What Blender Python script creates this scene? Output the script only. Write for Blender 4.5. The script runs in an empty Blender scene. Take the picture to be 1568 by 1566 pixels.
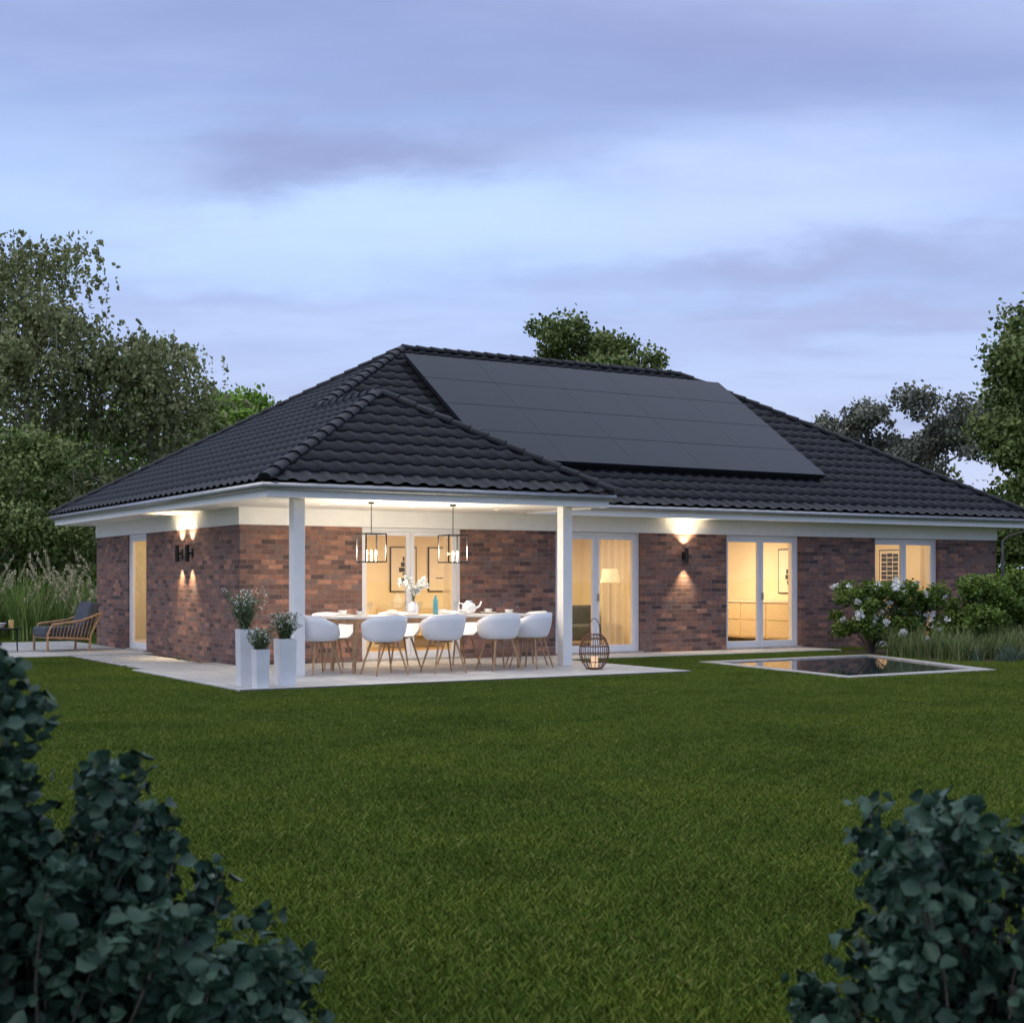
import bpy, bmesh, math, random
import numpy as np
from mathutils import Vector, Matrix
random.seed(7); rng=np.random.default_rng(7)
S=bpy.context.scene
S.view_settings.view_transform='Standard'; S.view_settings.look='None'; S.view_settings.exposure=0
TH=math.radians(31.2); CT,ST=math.cos(TH),math.sin(TH); CX,CY=-4.456,23.04
GZ=-0.05
def W(u,v,z=0): return (CX+u*CT-v*ST, CY+u*ST+v*CT, z)
# ---------------------------------------------------------------- materials
def newmat(name):
    m=bpy.data.materials.new(name); m.use_nodes=True
    nt=m.node_tree; b=nt.nodes['Principled BSDF']; return m,nt,b
def N(nt,t,**k):
    n=nt.nodes.new(t)
    for a,b in k.items():
        if a in n.inputs: n.inputs[a].default_value=b
        else: setattr(n,a,b)
    return n
def ramp(nt,stops,interp='LINEAR'):
    r=nt.nodes.new('ShaderNodeValToRGB'); r.color_ramp.interpolation=interp
    el=r.color_ramp.elements
    while len(el)>1: el.remove(el[-1])
    el[0].position=stops[0][0]; el[0].color=(*stops[0][1],1)
    for p,c in stops[1:]:
        e=el.new(p); e.color=(*c,1)
    return r
def mat(name,col,rough=0.5,metal=0,var=0.12,scale=6,bump=0,bscale=40,emis=None,es=0,spec=.5):
    m,nt,b=newmat(name)
    tc=N(nt,'ShaderNodeTexCoord'); no=N(nt,'ShaderNodeTexNoise',Scale=scale,Detail=3.0)
    nt.links.new(tc.outputs['Object'],no.inputs['Vector'])
    c0=tuple(max(0,c*(1-var)) for c in col); c1=tuple(min(1,c*(1+var)) for c in col)
    r=ramp(nt,[(0.3,c0),(0.7,c1)]); nt.links.new(no.outputs['Fac'],r.inputs['Fac'])
    nt.links.new(r.outputs['Color'],b.inputs['Base Color'])
    b.inputs['Roughness'].default_value=rough; b.inputs['Metallic'].default_value=metal; b.inputs['Specular IOR Level'].default_value=spec
    if bump:
        n2=N(nt,'ShaderNodeTexNoise',Scale=bscale,Detail=3.0); nt.links.new(tc.outputs['Object'],n2.inputs['Vector'])
        bp=N(nt,'ShaderNodeBump',Strength=bump,Distance=0.01); nt.links.new(n2.outputs['Fac'],bp.inputs['Height']); nt.links.new(bp.outputs['Normal'],b.inputs['Normal'])
    if emis:
        b.inputs['Emission Color'].default_value=(*emis,1); b.inputs['Emission Strength'].default_value=es
    return m
def leafmat(name,stops,rough=0.55,transl=0.25,world=False,spec=.3):
    m,nt,b=newmat(name)
    a=N(nt,'ShaderNodeAttribute',attribute_name='rnd')
    r=ramp(nt,stops); nt.links.new(a.outputs['Fac'],r.inputs['Fac'])
    col=r.outputs['Color']
    if world:
        g=N(nt,'ShaderNodeNewGeometry')
        no=N(nt,'ShaderNodeTexNoise',Scale=.6,Detail=3.0,Roughness=0.7); nt.links.new(g.outputs['Position'],no.inputs['Vector'])
        rr=ramp(nt,[(0.32,(0.74,0.77,0.72)),(0.5,(1,1,1)),(0.7,(1.26,1.16,1.0))]); nt.links.new(no.outputs['Fac'],rr.inputs['Fac'])
        mx=N(nt,'ShaderNodeMix',data_type='RGBA',blend_type='MULTIPLY'); mx.inputs[0].default_value=1
        nt.links.new(col,mx.inputs[6]); nt.links.new(rr.outputs['Color'],mx.inputs[7]); col=mx.outputs[2]
    nt.links.new(col,b.inputs['Base Color']); b.inputs['Roughness'].default_value=rough
    b.inputs['Specular IOR Level'].default_value=spec
    if transl:
        t=N(nt,'ShaderNodeBsdfTranslucent'); nt.links.new(col,t.inputs['Color'])
        ms=N(nt,'ShaderNodeMixShader'); ms.inputs[0].default_value=transl
        nt.links.new(b.outputs[0],ms.inputs[1]); nt.links.new(t.outputs[0],ms.inputs[2])
        nt.links.new(ms.outputs[0],nt.nodes['Material Output'].inputs[0])
    return m
def brickmat():
    m,nt,b=newmat('brick')
    tc=N(nt,'ShaderNodeTexCoord'); sp=N(nt,'ShaderNodeSeparateXYZ'); nt.links.new(tc.outputs['Object'],sp.inputs[0])
    ad=N(nt,'ShaderNodeMath',operation='ADD'); nt.links.new(sp.outputs[0],ad.inputs[0]); nt.links.new(sp.outputs[1],ad.inputs[1])
    cb=N(nt,'ShaderNodeCombineXYZ'); nt.links.new(ad.outputs[0],cb.inputs[0]); nt.links.new(sp.outputs[2],cb.inputs[1])
    br=N(nt,'ShaderNodeTexBrick'); br.inputs['Scale'].default_value=1; br.inputs['Brick Width'].default_value=.25; br.inputs['Row Height'].default_value=.083
    br.inputs['Mortar Size'].default_value=.006; br.inputs['Mortar Smooth'].default_value=.3
    br.inputs['Color1'].default_value=(0,0,0,1); br.inputs['Color2'].default_value=(1,1,1,1); br.inputs['Mortar'].default_value=(.5,.5,.5,1)
    nt.links.new(cb.outputs[0],br.inputs['Vector'])
    r=ramp(nt,[(0.0,(.07,.045,.045)),(.18,(.14,.078,.066)),(.4,(.2,.105,.08)),(.58,(.17,.12,.112)),(.8,(.25,.125,.09)),(1,(.38,.2,.14))])
    nt.links.new(br.outputs['Color'],r.inputs['Fac'])
    no=N(nt,'ShaderNodeTexNoise',Scale=9.0,Detail=6.0,Roughness=.7); nt.links.new(cb.outputs[0],no.inputs['Vector'])
    rr=ramp(nt,[(.3,(.65,.62,.65)),(.7,(1.4,1.3,1.25))]); nt.links.new(no.outputs['Fac'],rr.inputs['Fac'])
    mx=N(nt,'ShaderNodeMix',data_type='RGBA',blend_type='MULTIPLY'); mx.inputs[0].default_value=1
    nt.links.new(r.outputs[0],mx.inputs[6]); nt.links.new(rr.outputs[0],mx.inputs[7])
    mo=N(nt,'ShaderNodeMix',data_type='RGBA'); mo.inputs[7].default_value=(.2,.18,.17,1)
    nt.links.new(br.outputs['Fac'],mo.inputs[0]); nt.links.new(mx.outputs[2],mo.inputs[6])
    nt.links.new(mo.outputs[2],b.inputs['Base Color']); b.inputs['Roughness'].default_value=.8
    ms=N(nt,'ShaderNodeMath',operation='MULTIPLY_ADD'); ms.inputs[1].default_value=-1.0
    nt.links.new(br.outputs['Fac'],ms.inputs[0]); nt.links.new(no.outputs['Fac'],ms.inputs[2])
    bp=N(nt,'ShaderNodeBump',Strength=.8,Distance=.012); nt.links.new(ms.outputs[0],bp.inputs['Height']); nt.links.new(bp.outputs[0],b.inputs['Normal'])
    return m
def pavemat(name,col,w,h,offset=0.0):
    m,nt,b=newmat(name)
    tc=N(nt,'ShaderNodeTexCoord')
    br=N(nt,'ShaderNodeTexBrick'); br.offset=offset
    br.inputs['Scale'].default_value=1; br.inputs['Brick Width'].default_value=w; br.inputs['Row Height'].default_value=h
    br.inputs['Mortar Size'].default_value=.006; br.inputs['Color1'].default_value=(*[c*.9 for c in col],1); br.inputs['Color2'].default_value=(*[min(1,c*1.08) for c in col],1)
    br.inputs['Mortar'].default_value=(*[c*.3 for c in col],1)
    nt.links.new(tc.outputs['Object'],br.inputs['Vector'])
    no=N(nt,'ShaderNodeTexNoise',Scale=5.0,Detail=8.0,Roughness=.7); nt.links.new(tc.outputs['Object'],no.inputs['Vector'])
    rr=ramp(nt,[(.3,(.8,.8,.8)),(.7,(1.1,1.1,1.1))]); nt.links.new(no.outputs['Fac'],rr.inputs['Fac'])
    mx=N(nt,'ShaderNodeMix',data_type='RGBA',blend_type='MULTIPLY'); mx.inputs[0].default_value=1
    nt.links.new(br.outputs[0],mx.inputs[6]); nt.links.new(rr.outputs[0],mx.inputs[7]); nt.links.new(mx.outputs[2],b.inputs['Base Color'])
    b.inputs['Roughness'].default_value=.6
    return m
def glassmat(name,tint=(1,1,1)):
    m,nt,b=newmat(name); nt.nodes.remove(b)
    t=N(nt,'ShaderNodeBsdfTransparent'); t.inputs[0].default_value=(*tint,1)
    g=N(nt,'ShaderNodeBsdfGlossy'); g.inputs['Roughness'].default_value=.02
    f=N(nt,'ShaderNodeLayerWeight'); p=N(nt,'ShaderNodeMath',operation='POWER'); p.inputs[1].default_value=5
    q=N(nt,'ShaderNodeMath',operation='MULTIPLY_ADD'); q.inputs[1].default_value=.9; q.inputs[2].default_value=.035
    nt.links.new(f.outputs['Facing'],p.inputs[0]); nt.links.new(p.outputs[0],q.inputs[0])
    ms=N(nt,'ShaderNodeMixShader'); nt.links.new(q.outputs[0],ms.inputs[0]); nt.links.new(t.outputs[0],ms.inputs[1]); nt.links.new(g.outputs[0],ms.inputs[2])
    nt.links.new(ms.outputs[0],nt.nodes['Material Output'].inputs[0]); return m
def curtainmat():
    m,nt,b=newmat('curtain_fabric'); nt.nodes.remove(b)
    d=N(nt,'ShaderNodeBsdfDiffuse'); d.inputs[0].default_value=(.8,.74,.62,1)
    t=N(nt,'ShaderNodeBsdfTranslucent'); t.inputs[0].default_value=(.8,.7,.52,1)
    x=N(nt,'ShaderNodeBsdfTransparent')
    a=N(nt,'ShaderNodeMixShader'); a.inputs[0].default_value=.5; nt.links.new(d.outputs[0],a.inputs[1]); nt.links.new(t.outputs[0],a.inputs[2])
    c=N(nt,'ShaderNodeMixShader'); c.inputs[0].default_value=.3; nt.links.new(a.outputs[0],c.inputs[1]); nt.links.new(x.outputs[0],c.inputs[2])
    nt.links.new(c.outputs[0],nt.nodes['Material Output'].inputs[0]); return m
M={}
M['brick']=brickmat()
M['white']=mat('white_paint',(.83,.83,.82),.5,var=.03)
M['soffit']=mat('soffit_paint',(.88,.86,.82),.6,var=.03)
M['upvc']=mat('window_frame_white',(.8,.8,.82),.3,var=.02)
M['zinc']=mat('zinc_gutter',(.42,.42,.43),.35,metal=.7,var=.1)
M['tile']=mat('roof_tile',(.012,.013,.017),.45,var=.35,scale=3,bump=.2,bscale=60,spec=.26)
M['panel']=mat('solar_glass',(.009,.013,.026),.33,var=.1,scale=1,spec=.2)
M['pframe']=mat('solar_frame',(.008,.008,.01),.5)
M['pline']=mat('solar_gap',(.016,.02,.03),.5,spec=.25)
M['black']=mat('black_metal',(.012,.012,.012),.4,metal=.2)
M['cream']=mat('cream_plaster',(.82,.74,.58),.8,var=.03,scale=2)
M['floor']=mat('oak_floor',(.42,.28,.15),.45,var=.2)
M['wood']=mat('oak_wood',(.42,.25,.13),.45,var=.25,scale=14)
M['glass']=glassmat('window_glass')
M['curtain']=curtainmat()
M['terrace']=pavemat('terrace_slabs',(.5,.49,.48),.8,.8)
M['stone']=mat('stone_coping',(.42,.4,.38),.7,var=.2,bump=.3)
M['plastic']=mat('white_shell',(.8,.81,.84),.35,var=.02)
M['tabletop']=mat('table_top',(.72,.68,.63),.35,var=.06)
M['ceramic']=mat('white_ceramic',(.8,.8,.8),.2,var=.02)
M['planter']=mat('planter_white',(.76,.77,.8),.45,var=.05,bump=.1)
M['soil']=mat('soil',(.05,.035,.025),.9,var=.4,bump=.6)
M['bark']=mat('bark',(.13,.105,.085),.9,var=.4,scale=4,bump=.6,bscale=15)
M['barkl']=mat('bark_light',(.33,.29,.24),.9,var=.4,scale=3,bump=.6,bscale=15)
M['copper']=mat('rusty_wire',(.16,.08,.055),.5,metal=.5)
M['bulb']=mat('bulb_glow',(1,.8,.5),.5,emis=(1,.72,.38),es=14)
M['led']=mat('downlight_glow',(1,.8,.5),.5,emis=(1,.8,.55),es=1.6)
M['candle']=mat('candle_wax',(.85,.7,.5),.5,emis=(1,.55,.25),es=.6)
M['wax']=mat('unlit_wax',(.7,.5,.2),.5)
M['cushion']=mat('grey_cushion',(.07,.08,.1),.9,var=.15,bump=.4,bscale=120)
M['cab']=mat('cabinet_front',(.66,.55,.38),.5,var=.04)
M['paper']=mat('art_paper',(.8,.76,.68),.7,var=.03)
M['ink']=mat('art_ink',(.03,.03,.03),.7)
M['ochre']=mat('ochre_vase',(.6,.33,.05),.5)
M['teal']=mat('teal_glass',(.1,.3,.35),.2)
def watermat():
    m,nt,b=newmat('pond_water'); b.inputs['Base Color'].default_value=(.035,.05,.055,1); b.inputs['Roughness'].default_value=.02; b.inputs['IOR'].default_value=1.5
    tc=N(nt,'ShaderNodeTexCoord'); no=N(nt,'ShaderNodeTexNoise',Scale=5,Detail=2.0); nt.links.new(tc.outputs['Object'],no.inputs[0])
    bp=N(nt,'ShaderNodeBump',Strength=.07,Distance=.01); nt.links.new(no.outputs[0],bp.inputs['Height']); nt.links.new(bp.outputs[0],b.inputs['Normal']); return m
M['water']=watermat()
# ---------------------------------------------------------------- mesh builder
class MB:
    def __init__(s): s.v=[];s.f=[];s.m=[];s.mats=[]
    def mi(s,k):
        if k not in s.mats: s.mats.append(k)
        return s.mats.index(k)
    def add(s,vs,fs,k):
        o=len(s.v); s.v+= [tuple(x) for x in vs]; i=s.mi(k)
        for f in fs: s.f.append(tuple(o+a for a in f)); s.m.append(i)
    def box(s,x0,x1,y0,y1,z0,z1,k):
        s.add([(x0,y0,z0),(x1,y0,z0),(x1,y1,z0),(x0,y1,z0),(x0,y0,z1),(x1,y0,z1),(x1,y1,z1),(x0,y1,z1)],
              [(0,3,2,1),(4,5,6,7),(0,1,5,4),(1,2,6,5),(2,3,7,6),(3,0,4,7)],k)
    def tube(s,pts,r,k,seg=8,cap=True):
        pts=[Vector(p) for p in pts]; n=len(pts)
        rs=r if hasattr(r,'__len__') else [r]*n
        vs=[];up=None
        for i,p in enumerate(pts):
            d=(pts[min(i+1,n-1)]-pts[max(i-1,0)]).normalized()
            if up is None or abs(d.dot(up))>.98: up=Vector((0,0,1)) if abs(d.z)<.9 else Vector((1,0,0))
            a=d.cross(up).normalized(); b=a.cross(d)
            for j in range(seg):
                t=2*math.pi*j/seg; vs.append(p+(a*math.cos(t)+b*math.sin(t))*rs[i])
        fs=[(i*seg+j,i*seg+(j+1)%seg,(i+1)*seg+(j+1)%seg,(i+1)*seg+j) for i in range(n-1) for j in range(seg)]
        if cap: fs+=[tuple(range(seg))[::-1],tuple((n-1)*seg+j for j in range(seg))]
        s.add(vs,fs,k)
    def lathe(s,prof,c,k,seg=20):
        vs=[(c[0]+r*math.cos(2*math.pi*j/seg),c[1]+r*math.sin(2*math.pi*j/seg),c[2]+z) for r,z in prof for j in range(seg)]
        n=len(prof)
        s.add(vs,[(i*seg+j,i*seg+(j+1)%seg,(i+1)*seg+(j+1)%seg,(i+1)*seg+j) for i in range(n-1) for j in range(seg)],k)
    def build(s,name,parent=None,smooth=False,bevel=0,solid=0):
        me=bpy.data.meshes.new(name); me.from_pydata(s.v,[],s.f)
        for k in s.mats: me.materials.append(M[k])
        me.polygons.foreach_set('material_index',s.m)
        if smooth: me.polygons.foreach_set('use_smooth',[True]*len(s.f))
        me.update()
        o=bpy.data.objects.new(name,me); S.collection.objects.link(o)
        if parent: o.parent=parent
        if solid:
            q=o.modifiers.new('s','SOLIDIFY'); q.thickness=solid
        if bevel:
            q=o.modifiers.new('b','BEVEL'); q.width=bevel; q.segments=2; q.limit_method='ANGLE'
        return o
def empty(name,loc=(0,0,0),rz=0):
    e=bpy.data.objects.new(name,None); S.collection.objects.link(e); e.location=loc; e.rotation_euler=(0,0,rz); return e
def B(name,x0,x1,y0,y1,z0,z1,k,parent,bevel=0):
    b=MB(); b.box(x0,x1,y0,y1,z0,z1,k); return b.build(name,parent,bevel=bevel)
def npmesh(name,V,F,material,rnd=None,parent=None):
    me=bpy.data.meshes.new(name); V=np.ascontiguousarray(V,dtype=np.float32); F=np.ascontiguousarray(F,dtype=np.int32)
    nf,k=F.shape
    me.vertices.add(len(V)); me.vertices.foreach_set('co',V.ravel())
    me.loops.add(nf*k); me.loops.foreach_set('vertex_index',F.ravel())
    me.polygons.add(nf); me.polygons.foreach_set('loop_start',np.arange(0,nf*k,k,dtype=np.int32)); me.polygons.foreach_set('loop_total',np.full(nf,k,dtype=np.int32))
    me.materials.append(material); me.update(calc_edges=True)
    if rnd is not None:
        a=me.attributes.new('rnd','FLOAT','POINT'); a.data.foreach_set('value',np.asarray(rnd,dtype=np.float32))
    o=bpy.data.objects.new(name,me); S.collection.objects.link(o)
    if parent: o.parent=parent
    return o
def unit(a): return a/np.maximum(np.linalg.norm(a,axis=1,keepdims=True),1e-6)
def leaves(name,C,size,material,down=0.0,shade=None,parent=None,width=.34,flat=0.0,wide=False):
    n=len(C); C=np.asarray(C)
    d=rng.normal(size=(n,3)); d[:,2]=d[:,2]*(1-flat)-down; d=unit(d)
    s=rng.normal(size=(n,3)); s[:,2]*=(1-flat); s=unit(np.cross(d,s)); up=np.cross(s,d)
    L=(size*rng.uniform(.65,1.25,n))[:,None]; w=L*width
    P=[C-d*L*.5, C-d*L*.18+s*w+up*w*.35, C+d*L*.2+s*w*.8+up*w*.3, C+d*L*.5-up*w*.25, C+d*L*.2-s*w*.8+up*w*.3, C-d*L*.18-s*w+up*w*.35]
    V=np.stack(P,1).reshape(-1,3); b=np.arange(n)[:,None]*6
    F=np.concatenate([b+np.array([[0,1,2,3]]),b+np.array([[0,3,4,5]])],0)
    r=rng.uniform(0,1,n)
    if shade is not None: r=np.clip(.35*r+.65*shade,0,1)
    return npmesh(name,V,F,material,np.repeat(r,6),parent)
# ---------------------------------------------------------------- house
H=empty('brick_house',(CX,CY,0),TH)
EU0,EU1,EV0,EV1,PV,PU1=-.8,18.9,-.7,9.4,-3.2,5.2
Z0=2.8; RU0,RU1,RV,RZ=5.18,12.45,4.35,6.2
kf=(RZ-Z0)/(RV-EV0); kl=(RZ-Z0)/(RU0-EU0); kr=(RZ-Z0)/(EU1-RU1); kb=(RZ-Z0)/(EV1-RV)
HT=2.31
def wallseg(name,u0,u1,v0,v1,z1=HT): B(name,u0,u1,v0,v1,-.1,z1,'brick',H)
DO=[(2.2,4.18),(6.16,8.15),(10.26,12.26),(14.4,16.4)]
us=[0]+[x for d in DO for x in d]+[18.27]
for i in range(0,len(us),2): wallseg('front_wall',us[i],us[i+1],0,.34)
LD=(5.16,6.42)
wallseg('side_wall',0,.34,.34,LD[0]); wallseg('side_wall',0,.34,LD[1],8.46)
wallseg('back_wall',0,18.27,8.46,8.8); wallseg('end_wall',17.93,18.27,.34,8.46)
fb=MB()
fb.box(-.02,18.29,-.02,.34,HT+.002,2.598,'white'); fb.box(-.02,.34,.342,8.46,HT+.002,2.598,'white')
fb.box(-.02,18.29,8.462,8.82,HT+.002,2.598,'white'); fb.box(17.93,18.29,.342,8.46,HT+.002,2.598,'white')
fb.build('frieze',H)
sb=MB(); e=.07
sb.box(EU0+e,PU1-e,PV+e,EV0+e,2.6,2.63,'soffit'); sb.box(EU0+e,EU1-e,EV0+e+.001,EV1-e,2.6,2.63,'soffit'); sb.build('soffit',H)
ol=[(EU0+e,PV+e),(PU1-e,PV+e),(PU1-e,EV0+e),(EU1-e,EV0+e),(EU1-e,EV1-e),(EU0+e,EV1-e)]
fa=MB(); gu=MB()
for i in range(6):
    a=ol[i]; b=ol[(i+1)%6]; dx,dy=b[0]-a[0],b[1]-a[1]; L=math.hypot(dx,dy); nx,ny=dy/L,-dx/L
    tx,ty=dx/L,dy/L; c=.024
    a2=(a[0],a[1]); b2=(b[0]-tx*0.0,b[1])
    if i!=2 and i!=1: b2=(b[0]+tx*c,b[1]+ty*c)
    P=[a2,b2,(b2[0]+nx*c,b2[1]+ny*c),(a2[0]+nx*c,a2[1]+ny*c)]
    if i==2: P=[(a[0]+c,a[1]),b2,(b2[0],b2[1]-c),(a[0]+c,a[1]-c)]
    if i==1: P=[a2,(b[0],b[1]-c),(b[0]+c,b[1]-c),(a2[0]+c,a2[1])]
    vs=[(x,y,2.585) for x,y in P]+[(x,y,2.765) for x,y in P]
    fa.add(vs,[(0,3,2,1),(4,5,6,7),(0,1,5,4),(1,2,6,5),(2,3,7,6),(3,0,4,7)],'white')
    g=.075
    gu.tube([(a[0]+nx*g-tx*(0 if i==2 else .1),a[1]+ny*g-ty*(0 if i==2 else .1),2.745),(b[0]+nx*g+tx*(.1 if i not in(1,) else -.1),b[1]+ny*g+ty*(.1 if i not in (1,) else -.1),2.745)],.058,'zinc',10)
fa.build('fascia_board',H); gu.build('gutter',H,smooth=True)
dp=MB(); dp.tube([(18.7,-.76,2.7),(18.7,-.76,2.6),(18.45,-.2,2.42),(18.40,-.08,2.3),(18.40,-.08,0)],.04,'zinc',8); dp.build('downspout',H,smooth=True)
for pu in (-.12,4.58):
    B('porch_post',pu-.09,pu+.09,-2.8,-2.62,0,2.598,'white',H,.006)
def tileplane(name,O,e1,w,k,L,T,poly):
    al=math.atan(k); ca,sa=math.cos(al),math.sin(al)
    e1=np.array([*e1,0.]); ws=np.array([w[0]*ca,w[1]*ca,sa]); n=np.array([-w[0]*sa,-w[1]*sa,ca])
    O=np.array([*O,Z0]); row=.33; nr=int(T/ca/row)+2; tw=.30; sm=8
    nx=int((L+1)/tw)*sm; s=-.3+np.arange(nx+1)*tw/sm; p=(np.arange(nx+1)%sm)/sm
    prof=.03*np.where(p<.62,np.sin(np.clip(p/.62,0,1)*math.pi)**1.0,0)-.0
    V=[];F=[]
    for j in range(nr):
        t0=j*row-.04; t1=t0+row+.03
        jit=np.repeat(rng.normal(0,.002,(nx+1)//sm+1),sm)[:nx+1]
        for t,hh in ((t0,.012),(t0,.048),(t1,.018)):
            sc=1 if hh>.013 else .8
            V.append(O+np.outer(s,e1)+ws*t+np.outer(prof*sc+hh+(jit if hh==.048 else 0),n))
        b=j*3*(nx+1); i=np.arange(nx)
        for q in (0,1):
            o=b+q*(nx+1); F.append(np.stack([o+i,o+i+1,o+nx+1+i+1,o+nx+1+i],1))
    o=npmesh(name,np.concatenate(V),np.concatenate(F),M['tile'],parent=H)
    bm=bmesh.new(); bm.from_mesh(o.data)
    m=len(poly)
    for i in range(m):
        a=poly[i]; b=poly[(i+1)%m]; d=(b[0]-a[0],b[1]-a[1]); nn=(d[1],-d[0],0)
        L2=math.hypot(*d); ex=.05 if (a[2] or False) else 0
        co=(a[0]+d[1]/L2*ex,a[1]-d[0]/L2*ex,0)
        bmesh.ops.bisect_plane(bm,geom=bm.verts[:]+bm.edges[:]+bm.faces[:],plane_co=co,plane_no=nn,clear_outer=True)
    bm.to_mesh(o.data); bm.free()
    return o
hv=Z0+kl*(2.2-EU0)
pv_ap=PV+(hv-Z0)/kf; pv_in=EV0+(hv-Z0)/kf
tileplane('roof_front',(EU0,EV0),(1,0),(0,1),kf,EU1-EU0,RV-EV0,[(PU1,EV0,1),(EU1,EV0,0),(RU1,RV,0),(RU0,RV,0),(2.2,pv_in,0)])
tileplane('porch_roof_front',(EU0,PV),(1,0),(0,1),kf,6,2.6,[(EU0,PV,1),(PU1,PV,0),(2.2,pv_ap,0)])
tileplane('roof_left',(EU0,EV1),(0,-1),(1,0),kl,EV1-PV,3.05,[(EU0,PV,0),(2.2,pv_ap,0),(2.2,pv_in,0),(EU0,pv_in,1)])
tileplane('roof_left',(EU0,EV1),(0,-1),(1,0),kl,EV1-PV,RU0-EU0,[(EU0,pv_in,0),(2.2,pv_in,0),(RU0,RV,0),(EU0,EV1,1)])
tileplane('roof_right',(EU1,EV0),(0,1),(-1,0),kr,EV1-EV0,EU1-RU1,[(EU1,EV0,1),(EU1,EV1,0),(RU1,RV,0)])
tileplane('roof_back',(EU1,EV1),(-1,0),(0,-1),kb,EU1-EU0,EV1-RV,[(EU1,EV1,1),(EU0,EV1,0),(RU0,RV,0),(RU1,RV,0)])
tileplane('porch_roof_right',(PU1,PV),(0,1),(-1,0),kl,5.2,3.05,[(PU1,PV,1),(PU1,EV0,0),(2.2,pv_in,0),(2.2,pv_ap,0)])
cp=MB()
def caps(p0,p1,r=.1):
    p0=Vector(p0);p1=Vector(p1); L=(p1-p0).length; d=(p1-p0)/L; n=int(L/.34)
    side=d.cross(Vector((0,0,1))).normalized(); up=side.cross(d)
    for i in range(n+1):
        a=p0+d*(L*i/(n+1)-.02); b=p0+d*(L*(i+1)/(n+1)+.05)
        vs=[]
        for q,rr,lift in((a,r*1.06,.03),(b,r*.9,.012)):
            for j in range(9):
                t=math.pi*(j/8)*1.16-.08*math.pi
                vs.append(q+side*math.cos(t)*rr*1.05+up*(math.sin(t)*rr*.8+lift-.01))
        fs=[(j,j+1,10+j,9+j) for j in range(8)]+[tuple(range(9))]
        cp.add(vs,fs,'tile')
up_=lambda u,v,z:(u,v,z+.03)
caps(up_(EU0,PV,Z0),up_(2.2,pv_ap,hv)); caps(up_(PU1,PV,Z0),up_(2.2,pv_ap,hv))
caps(up_(2.2,pv_ap,hv),up_(2.2,pv_in,hv)); caps(up_(2.2,pv_in,hv),up_(RU0,RV,RZ))
caps(up_(EU0,EV1,Z0),up_(RU0,RV,RZ)); caps(up_(RU0,RV,RZ),up_(RU1,RV,RZ)); caps(up_(EU1,EV0,Z0),up_(RU1,RV,RZ)); caps(up_(EU1,EV1,Z0),up_(RU1,RV,RZ))
cp.build('ridge_caps',H,smooth=False)
al=math.atan(kf)
SP=MB()
def roofpt(u,t,h):
    return (u,EV0+t*math.cos(al)-h*math.sin(al),Z0+t*math.sin(al)+h*math.cos(al))
def slab(u0,u1,t0,t1,h0,h1,k):
    vs=[roofpt(u,t,h) for h in(h0,h1) for u,t in((u0,t0),(u1,t0),(u1,t1),(u0,t1))]
    SP.add(vs,[(0,3,2,1),(4,5,6,7),(0,1,5,4),(1,2,6,5),(2,3,7,6),(3,0,4,7)],k)
pu0,pu1,pt0,pt1=4.9,13.15,1.2,5.5
slab(pu0+.02,pu1-.02,pt0+.02,pt1-.02,.1,.16,'pframe')
nc,nr=5,4
for i in range(nc):
    for j in range(nr):
        a0=pu0+(pu1-pu0)*i/nc; a1=pu0+(pu1-pu0)*(i+1)/nc; b0=pt0+(pt1-pt0)*j/nr; b1=pt0+(pt1-pt0)*(j+1)/nr
        g=.004
        slab(a0+.001,a1-.001,b0+g,b1-g,.163,.2,'pline'); g=.01
        slab(a0+.003,a1-.003,b0+g,b1-g,.195,.202,'panel')
SP.build('solar_array',H)
def dblframe(name,a,b,v,axis='u',z1=HT,leafs=2):
    m=MB(); g=MB()
    def bx(p0,p1,q0,q1,z0,z1,k,t=m):
        if axis=='u': t.box(p0,p1,q0,q1,z0,z1,k)
        else: t.box(q0,q1,p0,p1,z0,z1,k)
    fw=.06
    bx(a+.002,a+fw,v,v+.1,.03,z1-.002,'upvc'); bx(b-fw,b-.002,v,v+.1,.03,z1-.002,'upvc'); bx(a+fw,b-fw,v+.001,v+.1,z1-fw,z1-.002,'upvc'); bx(a+fw,b-fw,v+.001,v+.1,.03,.08,'upvc')
    bx(a+.002,a+.03,v+.102,.36,.03,z1-.002,'cream'); bx(b-.03,b-.002,v+.102,.36,.03,z1-.002,'cream'); bx(a+.03,b-.03,v+.102,.36,z1-.03,z1-.002,'cream')
    w=(b-a-2*fw)/leafs
    for i in range(leafs):
        p=a+fw+i*w+.003; q=p+w-.006; s=.075
        bx(p,p+s,v+.02,v+.085,.082,z1-fw-.002,'upvc'); bx(q-s,q,v+.02,v+.085,.082,z1-fw-.002,'upvc')
        bx(p+s,q-s,v+.021,v+.085,.082,.082+s,'upvc'); bx(p+s,q-s,v+.021,v+.085,z1-fw-s,z1-fw-.002,'upvc')
        bx(p+s,q-s,v+.05,v+.056,.16,z1-fw-s,'glass',g)
        if i==1: bx(p+.02,p+.045,v-.03,v+.02,1.0,1.14,'zinc')
    m.build(name+'_frame',H,bevel=.004); g.build(name+'_glass',H)
    t=MB()
    if axis=='u': t.box(a+.002,b-.002,-.06,.34,-.08,.028,'stone')
    else: t.box(-.06,.34,a+.002,b-.002,-.08,.028,'stone')
    t.build(name+'_sill',H)
for i,(a,b) in enumerate(DO): dblframe('terrace_door',a,b,.1)
dblframe('side_door',LD[0],LD[1],.03,axis='v',leafs=1)
it=MB()
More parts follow.
